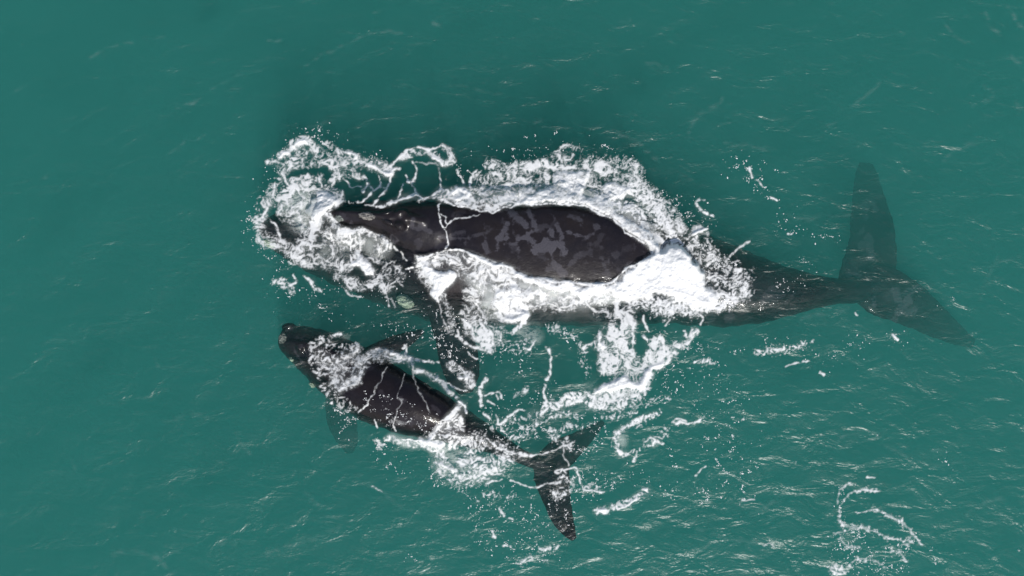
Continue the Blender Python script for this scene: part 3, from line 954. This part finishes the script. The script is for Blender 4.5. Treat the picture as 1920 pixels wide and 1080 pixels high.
def build_mother():
    bm = bmesh.new()
    loft(bm, [(488,430,8,-.22,-.4,-.8,0),(500,431,24,-.14,-.5,-1.2,0),(530,436,42,-.12,-.7,-1.5,0),(575,444,60,-.16,-.8,-1.8,-4),(630,455,76,-.2,-.85,-2.1,-8),
              (700,468,92,-.2,-.8,-2.3,-10),(765,482,102,-.02,-.8,-2.5,-26),(840,493,108,.22,-.45,-2.7,-46),(950,500,102,.27,-.34,-2.8,-50),(1050,499,104,.28,-.33,-2.8,-50),
              (1150,506,98,.2,-.42,-2.7,-44),(1225,509,94,.0,-.8,-2.5,-34),(1300,524,86,-.16,-.9,-2.3,-14),(1370,538,76,-.24,-.85,-2.1,-6),(1440,546,58,-.34,-.8,-1.7,0),
              (1510,547,37,-.42,-.72,-1.15,0),(1565,546,25,-.58,-.80,-1.03,0),(1605,545,24,-.74,-.90,-1.06,0),(1640,540,20,-.84,-.93,-1.02,0),(1668,534,8,-.90,-.95,-1.0,0)], 56, 6)
    loft(bm, [(611,398,4,.06,-.1,-.5,0),(622,400,11,.15,-.15,-.8,-1),(640,405,18,.21,-.15,-.9,-2),(665,409,22,.25,-.15,-.95,-3),(690,411,27,.28,-.15,-1,-4),(722,416,34,.29,-.18,-1,-6),
              (755,425,44,.29,-.22,-1,-10),(795,436,54,.30,-.26,-1,-16),(850,444,60,.30,-.3,-1.1,-22)], 40, 5)
    # ridge down the middle of the snout, raised blowhole mounds, hump behind them
    loft(bm, [(632,397,4,.22,.1,-.1,0),(680,402,8,.35,.1,-.1,0),(720,406,9,.39,.15,-.1,0),(760,410,12,.39,.15,-.1,0),(800,416,14,.34,.15,-.1,0)], 24, 4)
    blob(bm, 750, 423, .32, 11, 9, .15, -.6); blob(bm, 751, 399, .28, 13, 6.5, .16, .25); blob(bm, 730, 418, .27, 13, 5, .14, -.5); blob(bm, 727, 399, .25, 16, 4.5, .14, .1)
    blob(bm, 690, 404, .28, 17, 8, .08, 0)
    # small bump on the tail stock
    loft(bm, [(1350,488,12,-.35,-.6,-1.0,0),(1385,492,14,-.38,-.6,-1.0,0),(1425,506,9,-.45,-.65,-1.0,0)], 20, 4)
    # flukes
    loft(bm, [(1600,560,40,-0.91,-1.01,-1.13,0),(1628,505,52,-0.937,-1.047,-1.167,0),(1636,462,47,-1.134,-1.234,-1.334,0),(1635,416,42,-1.399,-1.489,-1.579,0),(1628,360,30,-1.792,-1.872,-1.952,0),(1625,325,22,-2.055,-2.125,-2.195,0),(1624,305,13,-2.202,-2.252,-2.302,0)], 28, 5)
    loft(bm, [(1590,540,18,-0.912,-1.032,-1.152,0),(1632,540,46,-0.821,-0.941,-1.061,0),(1672,553,48,-0.912,-1.022,-1.132,0),(1715,576,41,-1.128,-1.228,-1.328,0),(1757,604,31,-1.526,-1.606,-1.686,0),(1793,627,21,-1.928,-1.998,-2.068,0),(1826,645,10,-2.319,-2.369,-2.419,0)], 28, 5)
    # pectoral fin
    loft(bm, [(795,500,30,-0.35,-0.55,-0.8,0),(828,560,36,-0.3,-0.46,-0.64,0),(848,620,36,-0.32,-0.45,-0.58,0),(860,670,38,-0.36,-0.46,-0.56,0),(868,708,32,-0.42,-0.5,-0.58,0),(874,738,13,-0.48,-0.54,-0.6,0)], 28, 5)
    me = fuse(bm, 'body', .034, 3)
    z3 = (820, 370, .21875, [(32,1,[(620,110),(680,180),(750,235)]),(22,1,[(785,120),(815,190),(845,265)]),(16,1,[(905,262),(830,285),(770,315)]),(24,1,[(600,225),(565,310),(520,350)]),(20,1,[(600,320),(590,365),(520,360)]),
        (9,.9,[(525,370),(515,450)]),(20,.8,[(580,400)]),(24,1,[(690,350),(780,345),(830,390)]),(50,1,[(850,450),(900,430),(980,420)]),(30,1,[(920,375),(990,400)]),(9,.9,[(980,480),(985,520)]),(30,1,[(965,285),(985,310)]),
        (18,.9,[(1018,230),(1050,290),(1075,335),(1045,380)]),(33,1,[(1050,395),(1090,470)]),(15,.9,[(1110,290),(1180,322),(1280,342)]),(9,.7,[(1280,330),(1345,312)]),(20,.7,[(1130,165),(1230,190)]),(13,.8,[(1230,238)]),(35,.7,[(1365,250)]),
        (18,.8,[(620,400),(670,400)]),(22,.8,[(690,440)]),(26,.7,[(405,400),(430,470)]),(15,.6,[(0,340),(150,350),(270,350)]),(12,.5,[(300,330),(400,310),(470,270)]),(38,.7,[(1000,575),(1050,620),(1080,660)]),(20,.5,[(940,620),(1000,600)]),
        (18,.45,[(1410,520),(1440,600),(1480,700)]),(38,.3,[(1530,490)]),(26,.35,[(1410,430)]),(30,.3,[(150,150),(220,120)]),(14,.5,[(900,545)]),(20,.3,[(700,610)]),(6,.6,[(990,150),(1010,200)]),(3,.5,[(405,200),(405,350)])])
    zh = (600, 360, .1354, [(34,.8,[(430,440)]),(38,.6,[(1290,390),(1270,480)]),(44,.55,[(1350,500),(1440,490),(1520,545)]),(24,.6,[(1640,600),(1800,640)]),(50,.3,[(1350,690)]),(30,.7,[(990,620),(1050,690)]),(60,.25,[(320,350)]),(30,.5,[(1110,340)]),(40,.35,[(1240,920)]),(40,.3,[(1350,780),(1400,720)]),(30,.25,[(1600,700)])])
    zt = (1200, 260, .389, [(24,1,[(1100,480),(1110,565)]),(14,1,[(1090,380)]),(26,1,[(1250,830),(1290,780)]),(18,1,[(1280,750),(1350,715)]),(30,.3,[(1200,760)]),(24,.5,[(600,780),(680,750)]),(12,.4,[(700,720),(740,740)]),(26,.5,[(430,865)]),(30,.5,[(340,860)]),(14,.5,[(430,840)]),(20,.3,[(1090,560)]),(10,.3,[(1070,250)])])
    rr = np.random.RandomState(8); extra = []
    for _ in range(46):
        x0, y0, an, ln = rr.uniform(800, 1480), rr.uniform(395, 590), rr.uniform(-1.2, 1.2), rr.uniform(4, 26)
        extra.append((rr.uniform(2.5, 7), rr.uniform(.15, .45), [(x0, y0), (x0+ln*math.cos(an), y0+ln*math.sin(an))]))
    for _ in range(26):
        x0, y0, ln = rr.uniform(830, 1210), rr.uniform(400, 500), rr.uniform(10, 34); extra.append((.9, rr.uniform(.3, .7), [(x0, y0), (x0+rr.uniform(-3, 5), y0+ln)]))
    for _ in range(22):
        x0, y0 = rr.uniform(1560, 1780), rr.uniform(330, 600); extra.append((rr.uniform(4, 11), rr.uniform(.7, 1), [(x0, y0), (x0+rr.uniform(-12, 12), y0+rr.uniform(-16, 16))]))
    paint(me, [z3, zh, zt, (0, 0, 1, extra)])
    bvh = caster(me); parts = []
    def on(px, py): return top_z(bvh, px, py)
    parts.append(('callosity', crust('callosity', 688, 405, on(688,405)-.005, 15, 7, .045, -.12, M_CALL, None, 41, .35), M_CALL, 'patchy whitish callosity on top of the snout'))
    parts.append(('callosity', crust('callosity', 637, 408, on(637,408)-.01, 8, 7, .03, 0, M_CALLG, None, 42, .4), M_CALLG, 'grey rough callosity near the snout tip'))
    parts.append(('callosity', crust('callosity', 760, 565, -.34, 18, 12, .16, -.55, M_CALLW, None, 43, .12), M_CALLW, 'large pale callosity beside the jaw, seen through green water'))
    parts.append(('callosity', crust('callosity', 505, 455, -.16, 13, 9, .12, -.5, M_CALLW, None, 44, .2), M_CALLW, 'pale callosity on the tip of the jaw under the foam'))
    for pts in ([(712,402),(724,400),(737,396),(745,397)], [(714,411),(726,413),(734,419),(737,428)]):
        parts.append(('blowhole', tube(pts, 2.0, lambda a, b: on(a, b)-.006, 'blowhole'), M_SLIT, None))
    parts.append(('eye', crust('eye', 744, 560, -.62, 3, 2.4, .04, 0, M_SLIT, None, 45, .02, 3), M_SLIT, None))
    x, y = at(1000, 490, -2.6); root = thing('whale', 'large dark whale with a bare grey-patched back breaking through white foam', 'whale', (x, y, -2.7), 'whales swimming side by side')
    rebase(me, root); link('body', me, root, M_MOTHER)
    for nm, pm, mt, lb in parts:
        rebase(pm, root); o = link(nm, pm, root, mt)
        if lb: o['label'] = lb
    return root, bvh
def build_calf():
    bm = bmesh.new()
    loft(bm, [(525,631,12,-.24,-.36,-.6,0),(532,633,22,-.18,-.4,-.75,0),(546,638,30,-.13,-.45,-.9,0),(572,650,40,-.09,-.5,-1.1,0),(606,670,50,-.05,-.55,-1.3,0),(655,704,60,.08,-.5,-1.45,-6),(712,738,60,.26,-.34,-1.5,-12),
              (775,766,53,.30,-.3,-1.45,-12),(828,786,43,.2,-.36,-1.3,-8),(880,808,31,-.06,-.45,-1.1,0),(930,832,21,-.18,-.42,-.85,0),(975,855,14,-.24,-.4,-.62,0),(1012,870,12,-.27,-.36,-.5,0),(1040,872,6,-.28,-.35,-.42,0)], 48, 6)
    loft(bm, [(543,640,6,-.10,-.2,-.4,0),(580,648,10,-.03,-.15,-.4,0),(620,664,14,.02,-.15,-.4,0),(660,690,16,.08,-.15,-.4,0)], 24, 4)
    blob(bm, 563, 652, -.10, 7, 9, .08, 0); blob(bm, 541, 612, -.30, 14, 7, .12, .1)
    # flukes
    loft(bm, [(1005,858,16,-0.36,-0.45,-0.54,0),(1030,880,36,-0.34,-0.43,-0.52,0),(1041,925,29,-0.28,-0.36,-0.44,0),(1054,970,22,-0.19,-0.25,-0.32,0),(1067,996,14,-0.12,-0.18,-0.24,0),(1077,1012,6,-0.09,-0.14,-0.19,0)], 26, 5)
    loft(bm, [(1010,874,16,-0.4,-0.48,-0.56,0),(1045,856,31,-0.397,-0.487,-0.577,0),(1070,839,25,-0.52,-0.6,-0.68,0),(1096,820,17,-0.687,-0.747,-0.807,0),(1116,804,11,-0.833,-0.883,-0.933,0),(1132,790,5,-0.947,-0.987,-1.027,0)], 26, 5)
    # pectoral fins
    loft(bm, [(690,675,24,-0.13,-0.33,-0.53,0),(722,656,20,-0.16,-0.28,-0.4,0),(748,643,17,-0.21,-0.3,-0.39,0),(772,632,12,-0.28,-0.35,-0.42,0),(794,620,5,-0.36,-0.41,-0.46,0)], 24, 5)
    loft(bm, [(640,725,24,-0.75,-0.95,-1.15,0),(636,762,27,-1.346,-1.466,-1.586,0),(643,798,28,-1.796,-1.886,-1.976,0),(652,828,20,-2.062,-2.142,-2.222,0),(656,850,8,-2.25,-2.3,-2.35,0)], 24, 5)
    me = fuse(bm, 'body', .028, 4)
    zc = (500, 580, .2593, [(30,.3,[(980,800),(1040,820)]),(20,.25,[(830,600),(870,640)]),(16,.35,[(1200,700),(1240,740)]),(14,.4,[(960,640),(1000,660)]),(40,.18,[(1080,800),(1150,860)]),(16,.3,[(740,430),(800,400)])])
    zh = (510, 590, .099, [(14,.8,[(380,570),(440,670),(480,770)]),(26,1,[(490,790),(560,890)]),(12,.8,[(570,900),(640,1020)]),(30,.5,[(430,440),(560,450)]),(50,.6,[(530,600)]),(12,.4,[(300,270),(450,290)]),(16,.4,[(300,390)]),(14,.5,[(600,640),(650,760)])])
    zt = (680, 700, .3333, [(30,.25,[(1000,520),(1040,560)]),(40,.2,[(1040,800)]),(12,.3,[(860,470),(920,500)]),(16,.3,[(660,290)])])
    paint(me, [zc, zh, zt]); bvh = caster(me); parts = []
    def on(px, py): return top_z(bvh, px, py)
    parts.append(('callosity', crust('callosity', 530, 634, on(532,634)+.0, 7.5, 10.5, .07, -.2, M_CALLG, None, 51, .3), M_CALLG, 'grey crinkled callosity on the tip of the snout'))
    parts.append(('callosity', crust('callosity', 548, 673, -.30, 4.5, 5.5, .08, .6, M_CALLW, None, 52, .4), M_CALLW, 'small pale callosity beside the jaw'))
    parts.append(('callosity', crust('callosity', 585, 721, -.42, 4, 7, .08, .7, M_CALLW, None, 53, .4), M_CALLW, 'small pale callosity below the eye'))
    for pts in ([(566,640),(573,637),(580,637)], [(568,658),(573,664),(576,671)]):
        parts.append(('blowhole', tube(pts, 1.6, lambda a, b: on(a, b)-.004, 'blowhole'), M_SLIT, None))
    x, y = at(760, 760, -1.4); root = thing('whale', 'small dark whale calf with foam over its head and its tail towards the lower right', 'whale', (x, y, -1.4), 'whales swimming side by side')
    rebase(me, root); link('body', me, root, M_CALF)
    for nm, pm, mt, lb in parts:
        rebase(pm, root); o = link(nm, pm, root, mt)
        if lb: o['label'] = lb
    return root, bvh
mother, bvh_m = build_mother()
calf, bvh_c = build_calf()

# ---------------------------------------------------------------- foam
F = foam_fields()
def support():
    """height of whatever carries the foam (water or back) on a 3-unit grid, in plan units at water level"""
    st = 3.; nx, ny = int(1920/st)+2, int(1100/st)+2; Z = np.full((ny, nx), -5., np.float32); d = Vector((0, 0, -1))
    for bvh, (x0, y0, x1, y1) in ((bvh_m, (470, 290, 1400, 760)), (bvh_c, (500, 590, 1150, 1030))):
        for j in range(int(y0/st), int(y1/st)):
            for i in range(int(x0/st), int(x1/st)):
                h = bvh.ray_cast(Vector(((i*st-960)/PX, (540-j*st)/PX, 5)), d)
                if h[0] is not None and h[0].z > Z[j, i]: Z[j, i] = h[0].z
    P = np.pad(Z, 1, mode='edge'); M = Z.copy()
    for a in range(3):
        for b in range(3): M = np.maximum(M, P[a:a+ny, b:b+nx])
    for _ in range(13):          # foam ramped off the backs to keep their shadow band off it
        P = np.pad(M, 1, mode='edge'); q = np.maximum.reduce([P[1:-1, :-2], P[1:-1, 2:], P[:-2, 1:-1], P[2:, 1:-1]])-.0062
        M = np.where(q > .0, np.maximum(M, q), M)
    return M, st
SUP, SST = support()
def carry(px, py):
    i = np.clip(px/SST, 0, SUP.shape[1]-1.001); j = np.clip(py/SST, 0, SUP.shape[0]-1.001); a = i.astype(int); b = j.astype(int); u = i-a; v = j-b
    s = (SUP[b, a]*(1-u)+SUP[b, a+1]*u)*(1-v)+(SUP[b+1, a]*(1-u)+SUP[b+1, a+1]*u)*v
    return s
def blur(A, n):
    for _ in range(n):
        A = (A+np.roll(A, 1, 0)+np.roll(A, -1, 0)+np.roll(A, 1, 1)+np.roll(A, -1, 1))/5
    return A
def sheet(name, mask_v, alpha, Z, stride, m, label, region=None, cat='foam', group=None):
    X, Y = F['X'][::stride, ::stride], F['Y'][::stride, ::stride]; a = alpha; ny, nx = a.shape
    k = mask_v; f = k[:-1, :-1] | k[1:, :-1] | k[:-1, 1:] | k[1:, 1:]
    if region is not None: f &= region[:-1, :-1]
    idx = np.full(a.shape, -1, np.int64); jj, ii = np.nonzero(f)
    for dj in (0, 1):
        for di in (0, 1): idx[jj+dj, ii+di] = 0
    u = idx == 0; idx[u] = np.arange(u.sum())
    Q = np.stack([idx[jj+1, ii], idx[jj+1, ii+1], idx[jj, ii+1], idx[jj, ii]], 1)
    V = np.stack([(X[u]-960)/PX, (540-Y[u])/PX, Z[u]], 1)
    me = np_mesh(name, V, Q); add_attr(me, 'coverage', np.clip(a[u], 0, 1))
    o = link(name, me, None, m); kind(o, 'stuff', label, cat, group); return o
def build_foam():
    X, Y, A = F['X'], F['Y'], F['alpha']; wz = wave((X-960)/PX, (540-Y)/PX); c = carry(X+9*fbm(F['P'][0], X/30, Y/30, 3), Y+11*fbm(F['P'][3], X/26, Y/26, 3)); c = np.maximum(c, carry(X, Y)-.03); base = np.maximum(wz, c)
    P = F['P'][1]; rel = fbm(P, X/16, Y/16, 4, .55); fine = F['P'][2](X/4.2, Y/4.2)
    core = blur(np.clip(F['solid']-.2, 0, 1), 12); body = blur(A, 2)
    Z = base+.012+.007*body*(.8+.5*rel)+.10*core**1.5*(.9+.4*rel)+.0012*fine*body
    # splash mound where the back slides under
    md = np.exp(-(((X-1285)/62)**2+((Y-488)/42)**2)); Z = Z+.30*md*core
    vis = A > .035
    k1 = (X < 815) & (Y < 600); k3 = poly_sd(X, Y, [(480,600),(800,600),(812,640),(900,735),(960,800),(1200,770),(1300,900),(1250,1100),(600,1100),(480,760)]) > 0
    k4 = (X > 1330) & (Y > 560) | (X > 1400); k5 = (Y > 590) & (X > 1035) & (X < 1345)
    k2 = ~(k1 | k3 | k4 | k5)
    g = 'white foam on the churned water'
    for reg, lb in ((k1 & ~k3, 'swirls and lacy rings of foam around the large whale\'s snout'), (k2, 'thick white foam band wrapping the large whale\'s bare back and flank'),
                    (k5 & ~k3 & ~k4, 'white foam column and crest trailing down behind the large whale'), (k3, 'broken foam over the calf\'s head and around its tail'), (k4 & ~k3, 'thin foam curl, flecks and painted sun glints on open water at the lower right')):
        sheet('foam', vis, A, Z, 1, M_FOAM, lb, reg, group=g)
    S = 3; a = blur(F['cloud'], 6)[::S, ::S]*(.75+.5*fbm(F['P'][3], X[::S, ::S]/22, Y[::S, ::S]/22, 4)); zc = np.maximum(-.10+.3*wz[::S, ::S], c[::S, ::S]+.01); zc = np.minimum(zc, base[::S, ::S]+.004)
    sheet('bubble_cloud', a > .03, a, zc, S, M_CLOUD, 'milky cloud of fine bubbles just under the surface beside the large whale', cat='bubbles')
    S = 2; a = blur(F['streak'], 5)[::S, ::S]; nn = fbm(F['P'][0], X[::S, ::S]/22+Y[::S, ::S]/40, Y[::S, ::S]/6, 4); a = a*np.clip(.6+1.5*nn, 0, 1.8)
    sheet('painted_glint_streak', a > .03, a, (base+.006)[::S, ::S], S, M_GLINT, 'wave-crest glints painted as faint pale streaks along the ripples of the open water', cat='streaks')
    print('foam faces', sum(len(o.data.polygons) for o in C.objects if o.name.startswith('foam')))
build_foam()
def build_flecks():
    pts = fleck_points(F); r = np.random.RandomState(5); px = np.array([p[0] for p in pts]); py = np.array([p[1] for p in pts]); rad = np.array([p[2] for p in pts])/PX*.64
    z = np.maximum(wave((px-960)/PX, (540-py)/PX), carry(px, py))+.004; n = len(px); m = 6
    ang = r.rand(n)*6.283; el = 1+r.rand(n)**2*1.3; V = np.empty((n, m+1, 3))
    for k in range(m):
        q = 2*math.pi*k/m; jit = .75+.5*r.rand(n); u = rad*el*math.cos(q)*jit; v = rad*math.sin(q)*jit
        V[:, k, 0] = (px-960)/PX+u*np.cos(ang)-v*np.sin(ang); V[:, k, 1] = (540-py)/PX+u*np.sin(ang)+v*np.cos(ang); V[:, k, 2] = z
    V[:, m, 0] = (px-960)/PX; V[:, m, 1] = (540-py)/PX; V[:, m, 2] = z+rad*.7
    b = np.arange(n)[:, None]*(m+1)
    T = np.concatenate([np.stack([b[:, 0]+k, b[:, 0]+(k+1) % m, b[:, 0]+m], 1) for k in range(m)])
    me = np_mesh('foam_and_glint_fleck', V.reshape(-1, 3), T); add_attr(me, 'coverage', np.full(n*(m+1), .8))
    kind(link('foam_and_glint_fleck', me, None, M_FOAM), 'stuff', 'tiny white foam flecks and painted sun sparkles scattered over the water around both whales', 'foam flecks')  # dots at the lower right also paint sun sparkle in white
build_flecks()
